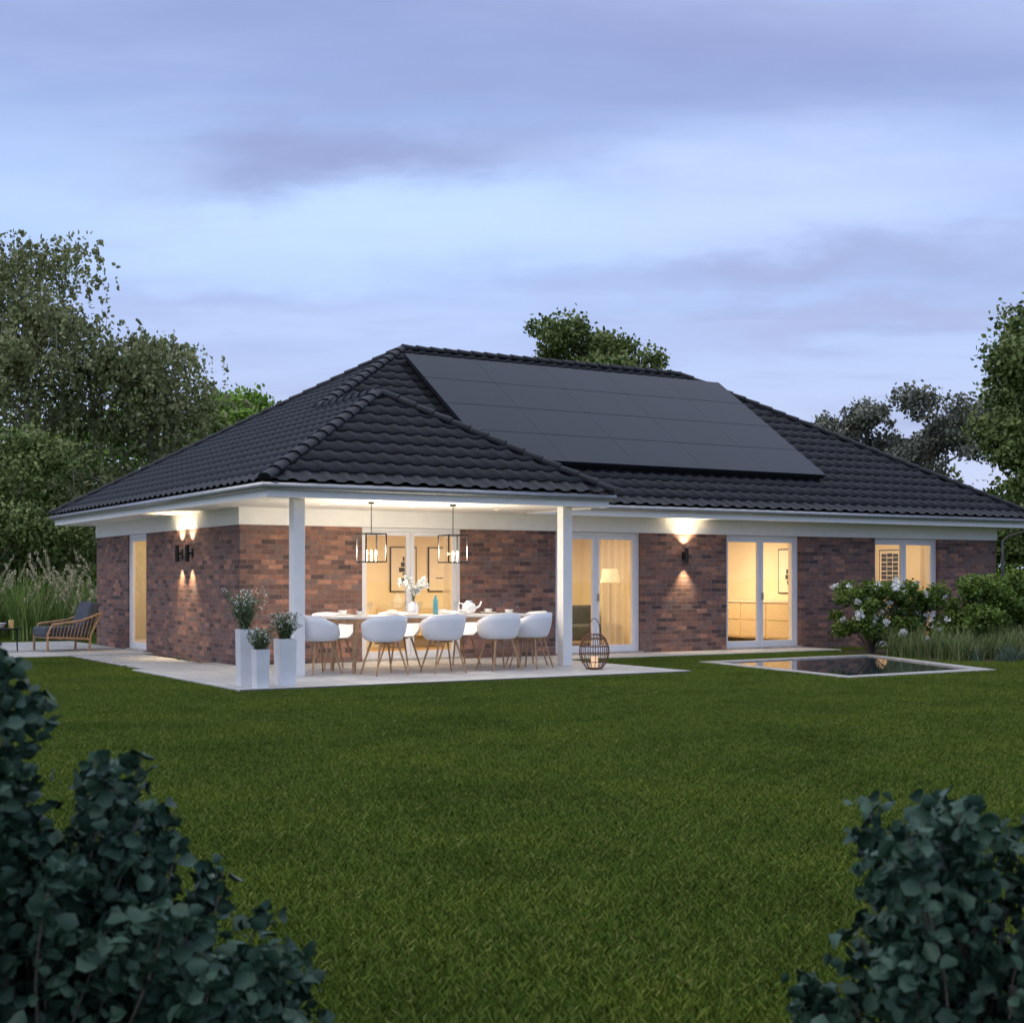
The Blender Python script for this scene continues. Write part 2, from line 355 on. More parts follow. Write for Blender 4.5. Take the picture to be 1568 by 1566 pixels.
it.box(.34,17.93,.34,8.46,-.05,.0,'floor'); it.box(.34,17.93,.341,8.46,2.46,2.5,'cream')
it.box(.34,17.93,4.5,4.6,.001,2.46,'cream')
for u in (9.8,13.5): it.box(u,u+.1,.345,4.5,.001,2.46,'cream')
it.box(.345,.36,.36,4.5,.001,2.46,'cream'); it.box(17.9,17.925,.345,4.5,.001,2.46,'cream')
for i in range(0,len(us),2): it.box(max(us[i],.365)+.002,min(us[i+1],17.9)-.002,.342,.36,.001,2.459,'cream')
it.box(3.4,3.5,4.602,8.46,.001,2.46,'cream'); it.box(.36,3.4,8.44,8.458,.001,2.46,'cream')
it.build('interior_walls',H)
def picture(u,v,w,z0,z1,axis='u',kind=0):
    p=MB()
    def bx(a,b,d0,d1,c,e,k):
        if axis=='u': p.box(a,b,v-d1,v-d0,c,e,k)
        else: p.box(u-d1,u-d0,a,b,c,e,k)
    c=u if axis=='u' else v
    bx(c-w/2,c+w/2,.002,.03,z0,z1,'ink'); bx(c-w/2+.025,c+w/2-.025,.028,.033,z0+.025,z1-.025,'paper')
    H_=z1-z0
    if kind==0:
        for k in range(5):
            zz=z0+H_*(.2+.12*k); bx(c-w*.1+.05*math.sin(k*2.1),c+w*.12+.06*math.sin(k*1.3),.033,.036,zz,zz+H_*.1,'ink')
    elif kind==1:
        for k in range(9):
            for q in range(3):
                x=c-w*.4+q*w*.27; bx(x,x+w*.24,.033,.036,z0+H_*(.08+.095*k),z0+H_*(.15+.095*k+.012*((k+q)%2)),'ink')
    else:
        bx(c-w*.2,c+w*.2,.033,.036,z0+H_*.3,z0+H_*.32,'ink'); bx(c+w*.18,c+w*.2,.033,.037,z0+H_*.3,z0+H_*.75,'ink')
    p.build('wall_picture',H)
picture(5.25,4.5,.62,1.15,2.1,kind=0); picture(6.15,4.5,.62,1.15,2.1,kind=2)
picture(13.5,1.65,.8,1.1,2.1,axis='v',kind=0)
picture(17.9,2.9,.7,1.0,2.15,axis='v',kind=1); picture(17.9,1.35,.6,1.1,2.0,axis='v',kind=2)
kb_=MB()
kb_.box(12.9,13.48,.9,4.4,.1,.9,'cab'); kb_.box(12.87,13.49,.88,4.42,.902,.94,'tabletop')
for i in range(4): kb_.box(12.885,12.899,.95+i*.86,1.75+i*.86,.14,.5,'cab'); kb_.box(12.885,12.899,.95+i*.86,1.75+i*.86,.52,.88,'cab')
kb_.box(11.4,11.43,4.42,4.49,.001,2.1,'cab'); 
kb_.box(10.2,12.2,3.9,4.48,.1,.92,'cab')
kb_.build('kitchen_cabinets',H)
sd=MB(); sd.box(4.6,7.0,4.05,4.45,.25,.8,'cab')
for x in(4.7,6.9): 
    for y in(4.1,4.4): sd.tube([(x,y,.25),(x,y,0)],.02,'wood',6)
sd.lathe([(0,0),(.09,.02),(.12,.15),(.05,.3),(.06,.34)],(5.0,4.25,.8),'ceramic'); sd.lathe([(0,0),(.07,.02),(.08,.2),(.04,.26)],(6.6,4.25,.8),'ochre')
sd.build('sideboard',H)
sf=MB(); sf.box(7.6,9.6,2.6,3.5,.12,.45,'cushion'); sf.box(7.6,9.6,3.5,3.75,.12,.85,'cushion'); sf.box(7.4,7.6,2.6,3.75,.12,.62,'cushion'); sf.build('sofa',H,bevel=.05)
ar=MB()
for k in range(4): 
    r=.12+.09*k; ar.tube([(9.79,2.3+r*math.cos(t),1.45+r*math.sin(t)) for t in np.linspace(0,math.pi,14)],.012,'ochre',5)
    ar.tube([(9.79,2.3-r,1.45),(9.79,2.3-r,1.0)],.012,'ochre',5); ar.tube([(9.79,2.3+r,1.45),(9.79,2.3+r,1.0)],.012,'ochre',5)
ar.build('arch_wall_art',H)
M['shade']=mat('lamp_shade',(.85,.75,.55),.8,emis=(1,.7,.35),es=1.6)
lp=MB(); lp.lathe([(.03,.001),(.14,.002),(.14,.03),(.02,.04),(.015,1.35)],(8.6,1.7,0),'black'); lp.lathe([(.2,0),(.16,.28),(.0,.28)],(8.6,1.7,1.35),'shade'); lp.build('floor_lamp',H,smooth=True)
vs=MB(); vs.box(14.6,17.0,.75,1.2,.72,.76,'tabletop'); 
for x in(14.65,16.95): vs.box(x-.03,x+.03,.8,1.15,.001,.72,'wood')
vs.lathe([(0,.76),(.09,.77),(.13,.9),(.11,1.05),(.05,1.12),(.06,1.16)],(16.3,.95,0),'ochre'); vs.build('console_table',H)
def curtain(a,b,v,name='curtain'):
    n=60; s=np.linspace(0,1,n); V=[]
    for z in (.03,1.2,2.42):
        for x in s: V.append((a+(b-a)*x, v+.045*math.sin(x*(b-a)*38)+.012*math.sin(x*17+z),z))
    F=[(i+j*n,i+1+j*n,i+1+(j+1)*n,i+(j+1)*n) for j in(0,1) for i in range(n-1)]
    m=MB(); m.add(V,F,'curtain'); return m.build(name,H,smooth=True)
curtain(6.2,6.75,.5); curtain(7.55,8.3,.5); curtain(1.7,2.35,.5); curtain(4.05,4.4,.5)
for a,b in((14.1,14.5),(16.35,16.7)): curtain(a,b,.5)
def light(name,t,loc,energy,col=(1,.74,.44),rot=None,parent=H,**k):
    L=bpy.data.lights.new(name,t); L.energy=energy; L.color=col
    for a,b in k.items(): setattr(L,a,b)
    o=bpy.data.objects.new(name,L); S.collection.objects.link(o); o.location=loc
    if rot: o.rotation_euler=rot
    o.parent=parent; return o
WARM=(1,.76,.45)
for n,(x,y,en,sx) in enumerate([(3.2,2.4,105,1.6),(7.6,2.4,105,1.6),(11.7,2.3,105,1.4)]):
    light('ceiling_light','AREA',(x,y,2.44),en,WARM,shape='SQUARE',size=sx)
light('ceiling_light','POINT',(15.6,2.2,2.1),80,WARM,shadow_soft_size=.15)
light('ceiling_light','POINT',(1.7,5.7,2.0),60,WARM,shadow_soft_size=.15)
for x in(.9,2.5,4.1):
    c=MB(); c.lathe([(0,2.594),(.035,2.594),(.04,2.5985)],(x,-1.3,0),'led',14); c.build('soffit_spot',H)
    light('soffit_downlight','SPOT',(x,-1.3,2.585),28,(1,.84,.64),spot_size=math.radians(130),spot_blend=.8,shadow_soft_size=.05)
def walllamp(u,v,nx,ny,z=1.88):
    m=MB(); cx,cy=u+nx*.1,v+ny*.1
    m.lathe([(.0,-.13),(.032,-.13),(.04,-.15),(.04,.15),(.032,.13),(.0,.13)],(cx,cy,z),'black',14)
    m.tube([(u,v,z),(cx,cy,z)],.018,'black',8)
    ty,tx=abs(nx),abs(ny); m.box(u-.045*tx-(.02 if nx<0 else 0),u+.045*tx,v-.045*ty-(.02 if ny<0 else 0),v+.045*ty,z-.08,z+.08,'black')
    o=m.build('wall_lamp',H,smooth=False)
    light('lamp_up','SPOT',(cx,cy,z+.165),75,(1,.8,.52),rot=(math.pi,0,0),spot_size=math.radians(115),spot_blend=1,shadow_soft_size=.015)
    light('lamp_down','SPOT',(cx,cy,z-.165),100,(1,.74,.42),spot_size=math.radians(80),spot_blend=1,shadow_soft_size=.015)
walllamp(9.17,0,0,-1); walllamp(0,2.38,-1,0); walllamp(0,2.95,-1,0)
for pu in (1.23,2.66):
    e_=empty('pendant_lantern',W(pu,-2.4,0),TH); m=MB(); r=.17; z0,z1=1.68,2.11; t=.009
    for x in(-r,r):
        for y in(-r,r): m.box(x-t,x+t,y-t,y+t,z0,z1,'black')
    for z in(z0,z1):
        for q in(-r,r):
            m.box(-r,r,q-t,q+t,z-t,z+t,'black'); m.box(q-t,q+t,-r,r,z-t+.001,z+t-.001,'black')
    m.box(-r,r,-t,t,z1-t,z1+t,'black'); m.box(-r,r,-t,t,z0-t,z0+t,'black')
    m.tube([(0,0,z1),(0,0,2.56)],.007,'black',6); m.lathe([(0,2.565),(.05,2.57),(.05,2.6)],(0,0,0),'black')
    for x in(-.08,0,.08): m.tube([(x,0,z0),(x,0,z0+.1)],.011,'ceramic',8)
    m.build('lantern_frame',e_)
    b=MB()
    for x in(-.08,0,.08): b.lathe([(0,0),(.012,.01),(.017,.035),(.01,.065),(0,.085)],(x,0,z0+.1),'bulb',10)
    b.build('candle_bulbs',e_,smooth=True)
    light('pendant_light','POINT',(0,0,z0+.16),85,(1,.86,.68),parent=e_,shadow_soft_size=.09)
# ---------------------------------------------------------------- terrace etc
T=MB()
T.box(-1.77,5.55,-4.8,-.002,-.08,0,'terrace'); T.box(-1.55,-.002,0,1.1,-.08,-.001,'terrace')
T.box(5.552,12.4,-1.05,-.002,-.08,-.002,'terrace')
T.box(-5.2,-.002,4.7,11,-.08,-.001,'terrace')
o=T.build('terrace',None,bevel=.01); o.location=(CX,CY,0); o.rotation_euler=(0,0,TH)
sl=MB()
for i in range(6): sl.box(-1.6,-.25,1.3+i*.56,1.3+i*.56+.36,-.08,-.003,'terrace')
o=sl.build('stepping_stones',None,bevel=.01); o.location=(CX,CY,0); o.rotation_euler=(0,0,TH)
PO=[(7.3,-2.8),(6.65,-7.05),(9.95,-6.95),(11.6,-2.6)]
def offs(P,d):
    c=np.mean(P,0); return [tuple(c+(np.array(p)-c)*(1+d/np.linalg.norm(np.array(p)-c))) for p in P]
inn=offs(PO,-.38); out=offs(PO,.0)
pd=MB(); n=4
for i in range(n):
    a,b=out[i],out[(i+1)%n]; c,d=inn[(i+1)%n],inn[i]
    pd.add([(*a,-.01),(*b,-.01),(*c,-.01),(*d,-.01),(*a,-.1),(*b,-.1),(*c,-.14),(*d,-.14)],[(0,1,2,3),(0,4,5,1),(3,2,6,7)],'stone')
pd.add([(*p,-.03) for p in inn],[(0,1,2,3)],'water')
o=pd.build('garden_pond'); o.location=(CX,CY,0); o.rotation_euler=(0,0,TH)
def groundmat():
    m,nt,b=newmat('ground_soil_grass')
    g=N(nt,'ShaderNodeTexCoord'); no=N(nt,'ShaderNodeTexNoise',Scale=.4,Detail=6.0,Roughness=.7); nt.links.new(g.outputs['Object'],no.inputs[0])
    r=ramp(nt,[(.3,(.045,.075,.014)),(.55,(.07,.11,.02)),(.75,(.1,.13,.035))]); nt.links.new(no.outputs[0],r.inputs[0]); nt.links.new(r.outputs[0],b.inputs['Base Color']); b.inputs['Roughness'].default_value=.95
    b.inputs['Specular IOR Level'].default_value=.05
    return m
M['ground']=groundmat()
m=MB(); m.add([(-900,-900,GZ-.01),(900,-900,GZ-.01),(900,900,GZ-.01),(-900,900,GZ-.01)],[(0,1,2,3)],'ground')
m.build('ground')
gm=leafmat('lawn_blades',[(0,(.06,.105,.014)),(.4,(.105,.165,.022)),(.75,(.15,.21,.032)),(.92,(.21,.25,.055)),(1,(.31,.3,.1))],.7,0,world=True,spec=.1)
gc=bpy.data.collections.new('grass_patches'); PS=.3
for k in range(4):
    n=800; x=rng.uniform(-PS/2,PS/2,n); y=rng.uniform(-PS/2,PS/2,n); a=rng.uniform(0,2*math.pi,n); h=rng.uniform(.018,.046,n); w=.0029
    lean=rng.uniform(.2,1.1,n)*h; la=rng.uniform(0,2*math.pi,n)
    V=np.zeros((n,4,3)); z=np.zeros(n)
    V[:,0]=np.stack([x-w*np.cos(a),y-w*np.sin(a),z],1); V[:,1]=np.stack([x+w*np.cos(a),y+w*np.sin(a),z],1)
    V[:,2]=np.stack([x+w*.8*np.cos(a)+lean*.4*np.cos(la),y+w*.8*np.sin(a)+lean*.4*np.sin(la),h*.6],1)
    V[:,3]=np.stack([x+lean*np.cos(la),y+lean*np.sin(la),h],1)
    F=np.arange(n)[:,None]*4+np.array([[0,1,2,3]])
    o=npmesh('grass_patch',V.reshape(-1,3),F,gm,np.repeat(rng.uniform(0,1,n),4))
    S.collection.objects.unlink(o); gc.objects.link(o)
def inpoly(x,y,P):
    c=False; n=len(P)
    for i in range(n):
        x1,y1=P[i];x2,y2=P[(i+1)%n]
        if (y1>y)!=(y2>y) and x<(x2-x1)*(y-y1)/(y2-y1)+x1: c=not c
    return c
BED=[(12.0,-1.2),(12.4,-1.1),(18.6,-.3),(18.6,-5.2),(13,-5.6),(11.3,-4.9)]
pts=[]
for i in range(int(40/PS)):
    for j in range(int(34/PS)):
        X=-20+i*PS; Y=2.4+j*PS
        if abs(X)>.43*Y+1.2: continue
        rx,ry=X-CX,Y-CY; u=rx*CT+ry*ST; v=-rx*ST+ry*CT
        if -.2<u<18.5 and v>-.2: continue
        if -1.5<u<5.2 and -4.5<v<0: continue
        if inpoly(u,v,offs(PO,-.15)) : continue
        if inpoly(u,v,BED): continue
        pts.append((X,Y,GZ))
me=bpy.data.meshes.new('lawn'); me.from_pydata(pts,[],[]); lawn=bpy.data.objects.new('lawn',me); S.collection.objects.link(lawn)
ng=bpy.data.node_groups.new('scatter','GeometryNodeTree'); ng.interface.new_socket('Geometry',in_out='INPUT',socket_type='NodeSocketGeometry'); ng.interface.new_socket('Geometry',in_out='OUTPUT',socket_type='NodeSocketGeometry')
gi=ng.nodes.new('NodeGroupInput'); go=ng.nodes.new('NodeGroupOutput'); ip=ng.nodes.new('GeometryNodeInstanceOnPoints'); ci=ng.nodes.new('GeometryNodeCollectionInfo')
ci.inputs[0].default_value=gc; ci.inputs[1].default_value=True; ci.inputs[2].default_value=True
rv=ng.nodes.new('FunctionNodeRandomValue'); rv.data_type='INT'; rv.inputs[4].default_value=0; rv.inputs[5].default_value=3
mu=ng.nodes.new('ShaderNodeMath'); mu.operation='MULTIPLY'; mu.inputs[1].default_value=math.pi/2; cx=ng.nodes.new('ShaderNodeCombineXYZ')
ng.links.new(gi.outputs[0],ip.inputs['Points']); ng.links.new(ci.outputs[0],ip.inputs['Instance']); ip.inputs['Pick Instance'].default_value=True
ng.links.new(rv.outputs[2],mu.inputs[0]); ng.links.new(mu.outputs[0],cx.inputs[2]); ng.links.new(cx.outputs[0],ip.inputs['Rotation']); ng.links.new(ip.outputs[0],go.inputs[0])
md=lawn.modifiers.new('g','NODES'); md.node_group=ng
# ---------------------------------------------------------------- furniture
def place(o,u,v,z=0,r=0,s=1): o.location=W(u,v,z); o.rotation_euler=(0,0,TH+r); o.scale=(s,s,s)
tb=empty('dining_table'); place(tb,2.2,-2.4)
m=MB(); m.box(-1.75,1.75,-.5,.5,.82,.855,'tabletop'); m.box(-1.55,1.55,-.4,.4,.74,.819,'wood')
for x,y in((-1.45,-.4),(1.45,-.4),(-1.45,.4),(1.45,.4)): m.tube([(x*.96,y*.9,.8),(x,y,0)],[.045,.03],'wood',10)
m.build('table_body',tb,bevel=.006)
def chairmesh():
    sh=MB(); nA,nS=40,12; V=[]
    for i in range(nA):
        ph=2*math.pi*i/nA; a=abs(((ph+math.pi)%(2*math.pi))-math.pi)
        deg=math.degrees(a)
        if deg<55: hh=.36-.02*(deg/55)
        elif deg<115: hh=.34-.12*((deg-55)/60)
        elif deg<150: t=(deg-115)/35; hh=.22*(1-t*t*(3-2*t))+.0
        else: hh=-.01
        for j in range(nS):
            s=j/(nS-1)
            if s<.5: r=.21*s/.5; z=.44+.012*(s/.5)**2
            else:
                t=(s-.5)/.5; r=.21+.10*math.sin(t*math.pi/2)*(1 if hh>.05 else .55); z=.452+hh*(1-math.cos(t*math.pi/2))**.9 if hh>0 else .452+hh*t
            V.append((math.sin(ph)*r*1.02,-math.cos(ph)*r*.98,z))
    F=[(i*nS+j,((i+1)%nA)*nS+j,((i+1)%nA)*nS+j+1,i*nS+j+1) for i in range(nA) for j in range(nS-1)]
    sh.add(V,F,'plastic')
    lg=MB()
    for x,y in((-1,-1),(1,-1),(1,1),(-1,1)): lg.tube([(x*.13,y*.13,.44),(x*.24,y*.23,0)],[.017,.011],'wood',8)
    lg.box(-.14,.14,-.015,.015,.415,.438,'wood'); lg.box(-.015,.015,-.14,.14,.416,.4375,'wood')
    return sh,lg
def chair(u,v,r):
    e=empty('dining_chair'); place(e,u,v,0,r,1.1)
    sh,lg=chairmesh(); o=sh.build('shell',e,smooth=True,solid=.012); lg.build('legs',e,smooth=False)
for u,r in((1.05,.05),(2.04,-.04),(3.02,.03)): chair(u,-3.22,r)
for u in(.95,2.1,3.2): chair(u,-1.62,math.pi+random.uniform(-.08,.08))
chair(.28,-2.55,-math.pi/2+.15); chair(4.1,-2.3,math.pi/2-.1); chair(3.75,-3.0,.5)
M['glassw']=glassmat('drink_glass',(.9,.93,.95))
def wineglass(m,x,y,z):
    m.lathe([(0,.0),(.035,.003),(.005,.01),(.004,.09),(.03,.12),(.04,.16),(.032,.21)],(x,y,z),'glassw',14)
tw=empty('tableware'); place(tw,2.2,-2.4,.856); m=MB()
for x in(-1.3,-.45,.45,1.3):
    for y in(-.33,.33):
        m.lathe([(0,.008),(.1,.01),(.14,.022),(.145,.024)],(x,y,0),'ceramic',24); m.lathe([(0,.03),(.05,.03),(.075,.075),(.078,.075)],(x,y,0),'ceramic',18)
        wineglass(m,x+.2,y*.7,0)
m.lathe([(0,.0),(.08,.01),(.12,.08),(.1,.16),(.045,.2),(.05,.22)],(.75,0,0),'ceramic',20)
m.tube([(.86,0,.08),(.95,0,.13),(.98,0,.2)],[.022,.015,.012],'ceramic',8); m.tube([(.65,0,.16),(.57,0,.18),(.55,0,.1),(.63,0,.05)],.01,'ceramic',8)
m.lathe([(0,0),(.035,.0),(.04,.02),(.04,.22),(.02,.26),(.02,.3)],(.2,.1,0),'teal',16)
m.lathe([(0,0),(.05,.0),(.05,.16),(.05,.18)],(-.2,.15,0),'ceramic',16)
m.build('plates_and_glasses',tw,smooth=True)
oc=empty('orchid_vase'); place(oc,1.95,-2.42,.856); m=MB(); m.lathe([(0,.0),(.06,.005),(.08,.08),(.06,.15),(.045,.2),(.05,.21)],(0,0,0),'ceramic',18)
M['stem']=mat('plant_stem',(.06,.12,.03),.6); fl=[]
for a,h in((.3,.5),(2.6,.45),(3.6,.55),(5.5,.4)):
    P=[(math.cos(a)*.22*t*t,math.sin(a)*.2*t*t,.15+h*math.sin(t*1.5)*.8) for t in np.linspace(0,1,8)]
    m.tube(P,.005,'stem',5)
    for p in P[3:]: fl+= [np.array(p)+rng.normal(0,.022,3) for _ in range(9)]
m.build('vase_and_stems',oc,smooth=True)
petal=leafmat('white_petals',[(0,(.74,.76,.72)),(1,(.83,.84,.82))],.6,.15)
leaves('orchid_flowers',np.array(fl),.055,petal,parent=oc,width=.45)
sage=leafmat('grey_green_foliage',[(0,(.08,.11,.05)),(1,(.2,.24,.13))],.7,.2)
for (u,v,h,w,ph) in((-1.47,-4.18,.75,.2,.55),(-1.42,-4.62,.5,.19,.3),(-.98,-4.38,.62,.24,.38)):
    e=empty('white_planter'); place(e,u,v,0,0); m=MB(); q=w/2; b=q*.88; t=.015
    vs=[(-b,-b,.0),(b,-b,.0),(b,b,.0),(-b,b,.0),(-q,-q,h),(q,-q,h),(q,q,h),(-q,q,h),(-q+t,-q+t,h),(q-t,-q+t,h),(q-t,q-t,h),(-q+t,q-t,h),(-q+t,-q+t,h-.04),(q-t,-q+t,h-.04),(q-t,q-t,h-.04),(-q+t,q-t,h-.04)]
    fs=[(0,3,2,1),(0,1,5,4),(1,2,6,5),(2,3,7,6),(3,0,4,7)]+[(4+i,4+(i+1)%4,8+(i+1)%4,8+i) for i in range(4)]+[(8+i,8+(i+1)%4,12+(i+1)%4,12+i) for i in range(4)]
    m.add(vs,fs,'planter'); m.add(vs[12:],[(0,1,2,3)],'soil'); 
    fl=[];lf=[]
    for k in range(90):
        a=random.uniform(0,6.28); R=random.uniform(.02,.26)*ph/.5; hh=ph*random.uniform(.55,1.08)
        P=[(math.cos(a)*(.03+R*t**1.5),math.sin(a)*(.03+R*t**1.5),h-.05+hh*t) for t in np.linspace(0,1,5)]
        m.tube(P,.0022,'stem',4,cap=False)
        for t in np.linspace(.15,1,13): lf.append([math.cos(a)*(.03+R*t**1.5),math.sin(a)*(.03+R*t**1.5),h-.05+hh*t]+rng.normal(0,.014,3))
        if k%2==0:
            for q_ in range(6): fl.append(np.array(P[-1])+rng.normal(0,.016,3)-np.array([0,0,.03*random.random()]))
    m.build('planter_box',e); leaves('planter_foliage',np.array(lf),.045,sage,parent=e,width=.18); leaves('planter_flowers',np.array(fl),.02,petal,parent=e,width=.5)
e=empty('wire_basket_lantern'); place(e,4.45,-3.75); m=MB()
prof=[(.13,.0),(.2,.1),(.235,.22),(.23,.34),(.18,.46),(.11,.53)]
for k in range(18):
    a=2*math.pi*k/18; m.tube([(r*math.cos(a),r*math.sin(a),z+.02) for r,z in prof],.006,'copper',5)
for r,z in prof: m.tube([(r*math.cos(t),r*math.sin(t),z+.02) for t in np.linspace(0,2*math.pi,25)],.007,'copper',5,cap=False)
m.tube([(.11*math.cos(t),0,.55+.25*math.sin(t)) for t in np.linspace(0,math.pi,14)],.007,'copper',5)
m.lathe([(0,.02),(.13,.02),(.13,.03),(0,.03)],(0,0,0),'copper'); m.lathe([(0,.03),(.06,.03),(.06,.2),(0,.2)],(0,0,0),'candle',16); m.build('lantern_body',e)
def lounge(u,v,r):
    e=empty('lounge_armchair'); place(e,u,v,0,r,1.15); m=MB()
    for x in(-.36,.36):
        m.tube([(x,.38,0),(x,.38,.3),(x,.34,.33)],.022,'wood',8); m.tube([(x,-.34,0),(x,-.36,.26),(x,-.55,.66)],.022,'wood',8)
        m.tube([(x,.38,.3),(x,.3,.46),(x,-.2,.52),(x,-.52,.64)],.02,'wood',8)
        m.tube([(x,.36,.24),(x,-.36,.2)],.02,'wood',8)
        for k in range(12):
            t=k/11; m.tube([(x,.3-.66*t,.24-.03*t),(x,.26-.72*t,.48+.12*t*t)],.007,'wood',5)
    m.tube([(-.36,.36,.24),(.36,.36,.24)],.02,'wood',8); m.tube([(-.36,-.36,.2),(.36,-.36,.2)],.02,'wood',8); m.tube([(-.36,-.55,.66),(.36,-.55,.66)],.02,'wood',8)
    m.build('chair_frame',e)
    c=MB(); c.box(-.33,.33,-.36,.42,.25,.42,'cushion'); c.build('seat_cushion',e,bevel=.04)
    c=MB(); c.add([(-.32,-.24,.42),(.32,-.24,.42),(.32,-.42,.42),(-.32,-.42,.42),(-.32,-.4,.86),(.32,-.4,.86),(.32,-.56,.8),(-.32,-.56,.8)],[(0,3,2,1),(4,5,6,7),(0,1,5,4),(1,2,6,5),(2,3,7,6),(3,0,4,7)],'cushion'); c.build('back_cushion',e,bevel=.04)
lounge(-1.25,6.6,math.radians(95))
e=empty('side_table'); place(e,-2.35,6.75); m=MB(); m.lathe([(0,.43),(.3,.43),(.3,.46),(0,.46)],(0,0,0),'black',24)
for a in(0,2.1,4.2): m.tube([(.24*math.cos(a),.24*math.sin(a),.43),(.26*math.cos(a),.26*math.sin(a),0)],.014,'black',6)
m.lathe([(0,.46),(.09,.47),(.14,.55),(.15,.56)],(-.1,0,0),'ceramic'); m.lathe([(0,.46),(.05,.46),(.05,.62),(.0,.62)],(.14,.0,0),'wax'); m.build('table_top_and_legs',e)
# ---------------------------------------------------------------- vegetation
def tufts(name,L,hmin,hmax,nb,spread,material,plume=None,wd=.006,seg=4):
    V=[];F=[];R=[];pl=[]
    for (x,y,z) in L:
        hh=rng.uniform(hmin,hmax); n=nb
        a=rng.uniform(0,2*math.pi,n); h=hh*rng.uniform(.5,1,n); s=spread*hh*rng.uniform(.15,1,n)
        bx=x+rng.normal(0,.05,n); by=y+rng.normal(0,.05,n); w=wd
        sd=np.stack([-np.sin(a),np.cos(a)],1)*w; base=sum(len(q) for q in V)
        P=np.zeros((n,(seg+1)*2,3))
        for k in range(seg+1):
            t=k/seg; r=s*t**1.7; zz=z+h*(t-.28*t**3*(s/hh)); ww=(1-t*.85)
            cx_=bx+np.cos(a)*r; cy_=by+np.sin(a)*r
            P[:,2*k]=np.stack([cx_-sd[:,0]*ww,cy_-sd[:,1]*ww,zz],1); P[:,2*k+1]=np.stack([cx_+sd[:,0]*ww,cy_+sd[:,1]*ww,zz],1)
        V.append(P.reshape(-1,3)); st=base+np.arange(n)[:,None]*(seg+1)*2
        for k in range(seg): F.append(st+np.array([[2*k,2*k+1,2*k+3,2*k+2]]))
        R.append(np.repeat(rng.uniform(0,1,n),(seg+1)*2))
        if plume:
            for i in range(plume):
                aa=rng.uniform(0,6.28); rr=hh*spread*.5*rng.uniform(.1,1); top=np.array([x+math.cos(aa)*rr,y+math.sin(aa)*rr,z+hh*rng.uniform(.85,1.15)])
                for q in range(40):
                    t=rng.uniform(0,1); pl.append(top+np.array([math.cos(aa),math.sin(aa),-1.5])*(.3*t)+rng.normal(0,.02,3))
    e=empty(name) if plume else None
    o=npmesh(name if not plume else 'blades',np.concatenate(V),np.concatenate(F),material,np.concatenate(R),e)
    if plume: leaves('plumes',np.array(pl),.08,plumem,down=1.5,parent=e,width=.16)
    return o
plumem=leafmat('plume',[(0,(.4,.36,.22)),(1,(.62,.56,.38))],.8,0)
gr1=leafmat('ornamental_grass',[(0,(.06,.1,.03)),(.6,(.16,.22,.07)),(1,(.34,.33,.16))],.6,0,spec=.15)
gr2=leafmat('blue_grass',[(0,(.06,.1,.07)),(1,(.17,.23,.16))],.6,0,spec=.15)
L=[]
for k in range(130):
    while True:
        u=random.uniform(9.8,18.4); v=random.uniform(-5.6,-1.2)
        if inpoly(u,v,BED) and v<-3.0: break
    L.append(W(u,v,GZ))
tufts('ornamental_grass',L,.4,.75,90,.6,gr1)
L=[W(random.uniform(11.6,18.4),random.uniform(-5.6,-4.6),GZ) for _ in range(55)]
tufts('lavender_edging',L,.2,.4,70,.7,gr2)
bd=MB(); bd.add([W(u,v,GZ+.012) for u,v in BED],[(0,5,4,3,2,1)],'soil'); bd.build('plant_bed')
L=[(rng.uniform(-22,-9.2),rng.uniform(32.5,37),GZ) for _ in range(110)]
gr3=leafmat('pampas_blade',[(0,(.08,.14,.03)),(.6,(.2,.31,.07)),(1,(.36,.4,.15))],.6,0,spec=.15)
tufts('pampas_grass',L,1.2,2.0,90,.42,gr3,plume=3,wd=.012)
def bush(name,c,r,h,n,size,material,seed_cl=26,flowers=0,parent=None):
    e=empty(name,c); m=MB(); cl=[]
    for k in range(seed_cl):
        a=random.uniform(0,6.28); q=random.random()**.6; z=h*random.uniform(.2,.95); rr=r*q*math.sqrt(max(.05,1-((z/h-.45)/.62)**2))
        p=np.array([rr*math.cos(a),rr*math.sin(a),z]); cl.append((p,random.uniform(.16,.28)*min(r,h)))
        m.tube([(0,0,0),(p[0]*.4,p[1]*.4,z*.55),tuple(p)],[.015,.01,.004],'bark',5)
    m.build('stems',e)
    C=[];sh=[]
    for k in range(n):
        p,s=cl[k%len(cl)]; d=rng.normal(0,1,3); d/=np.linalg.norm(d); q=p+d*s*rng.uniform(.3,1.25)*np.array([1,1,.95]); q[2]=max(.02,q[2])
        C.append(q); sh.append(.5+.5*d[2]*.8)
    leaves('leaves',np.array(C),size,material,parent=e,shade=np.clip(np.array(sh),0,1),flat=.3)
    if flowers:
        f=[]
        for k in range(flowers):
            p,s=cl[random.randrange(len(cl))]; d=rng.normal(0,1,3); d[2]=abs(d[2]); d[1]-=.6; d[0]-=.2; d/=np.linalg.norm(d)
            f+=[p+d*s*1.25+rng.normal(0,.028,3) for _ in range(16)]
        leaves('blossoms',np.array(f),.075,petal,parent=e,width=.5)
    return e
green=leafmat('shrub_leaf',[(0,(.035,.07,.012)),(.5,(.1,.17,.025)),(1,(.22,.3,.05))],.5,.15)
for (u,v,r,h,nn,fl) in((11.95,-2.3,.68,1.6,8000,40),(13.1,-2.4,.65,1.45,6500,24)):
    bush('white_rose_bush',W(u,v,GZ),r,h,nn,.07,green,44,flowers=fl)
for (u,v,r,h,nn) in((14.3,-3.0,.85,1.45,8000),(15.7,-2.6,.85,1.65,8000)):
    bush('green_shrub',W(u,v,GZ),r,h,nn,.08,green,48,flowers=3)
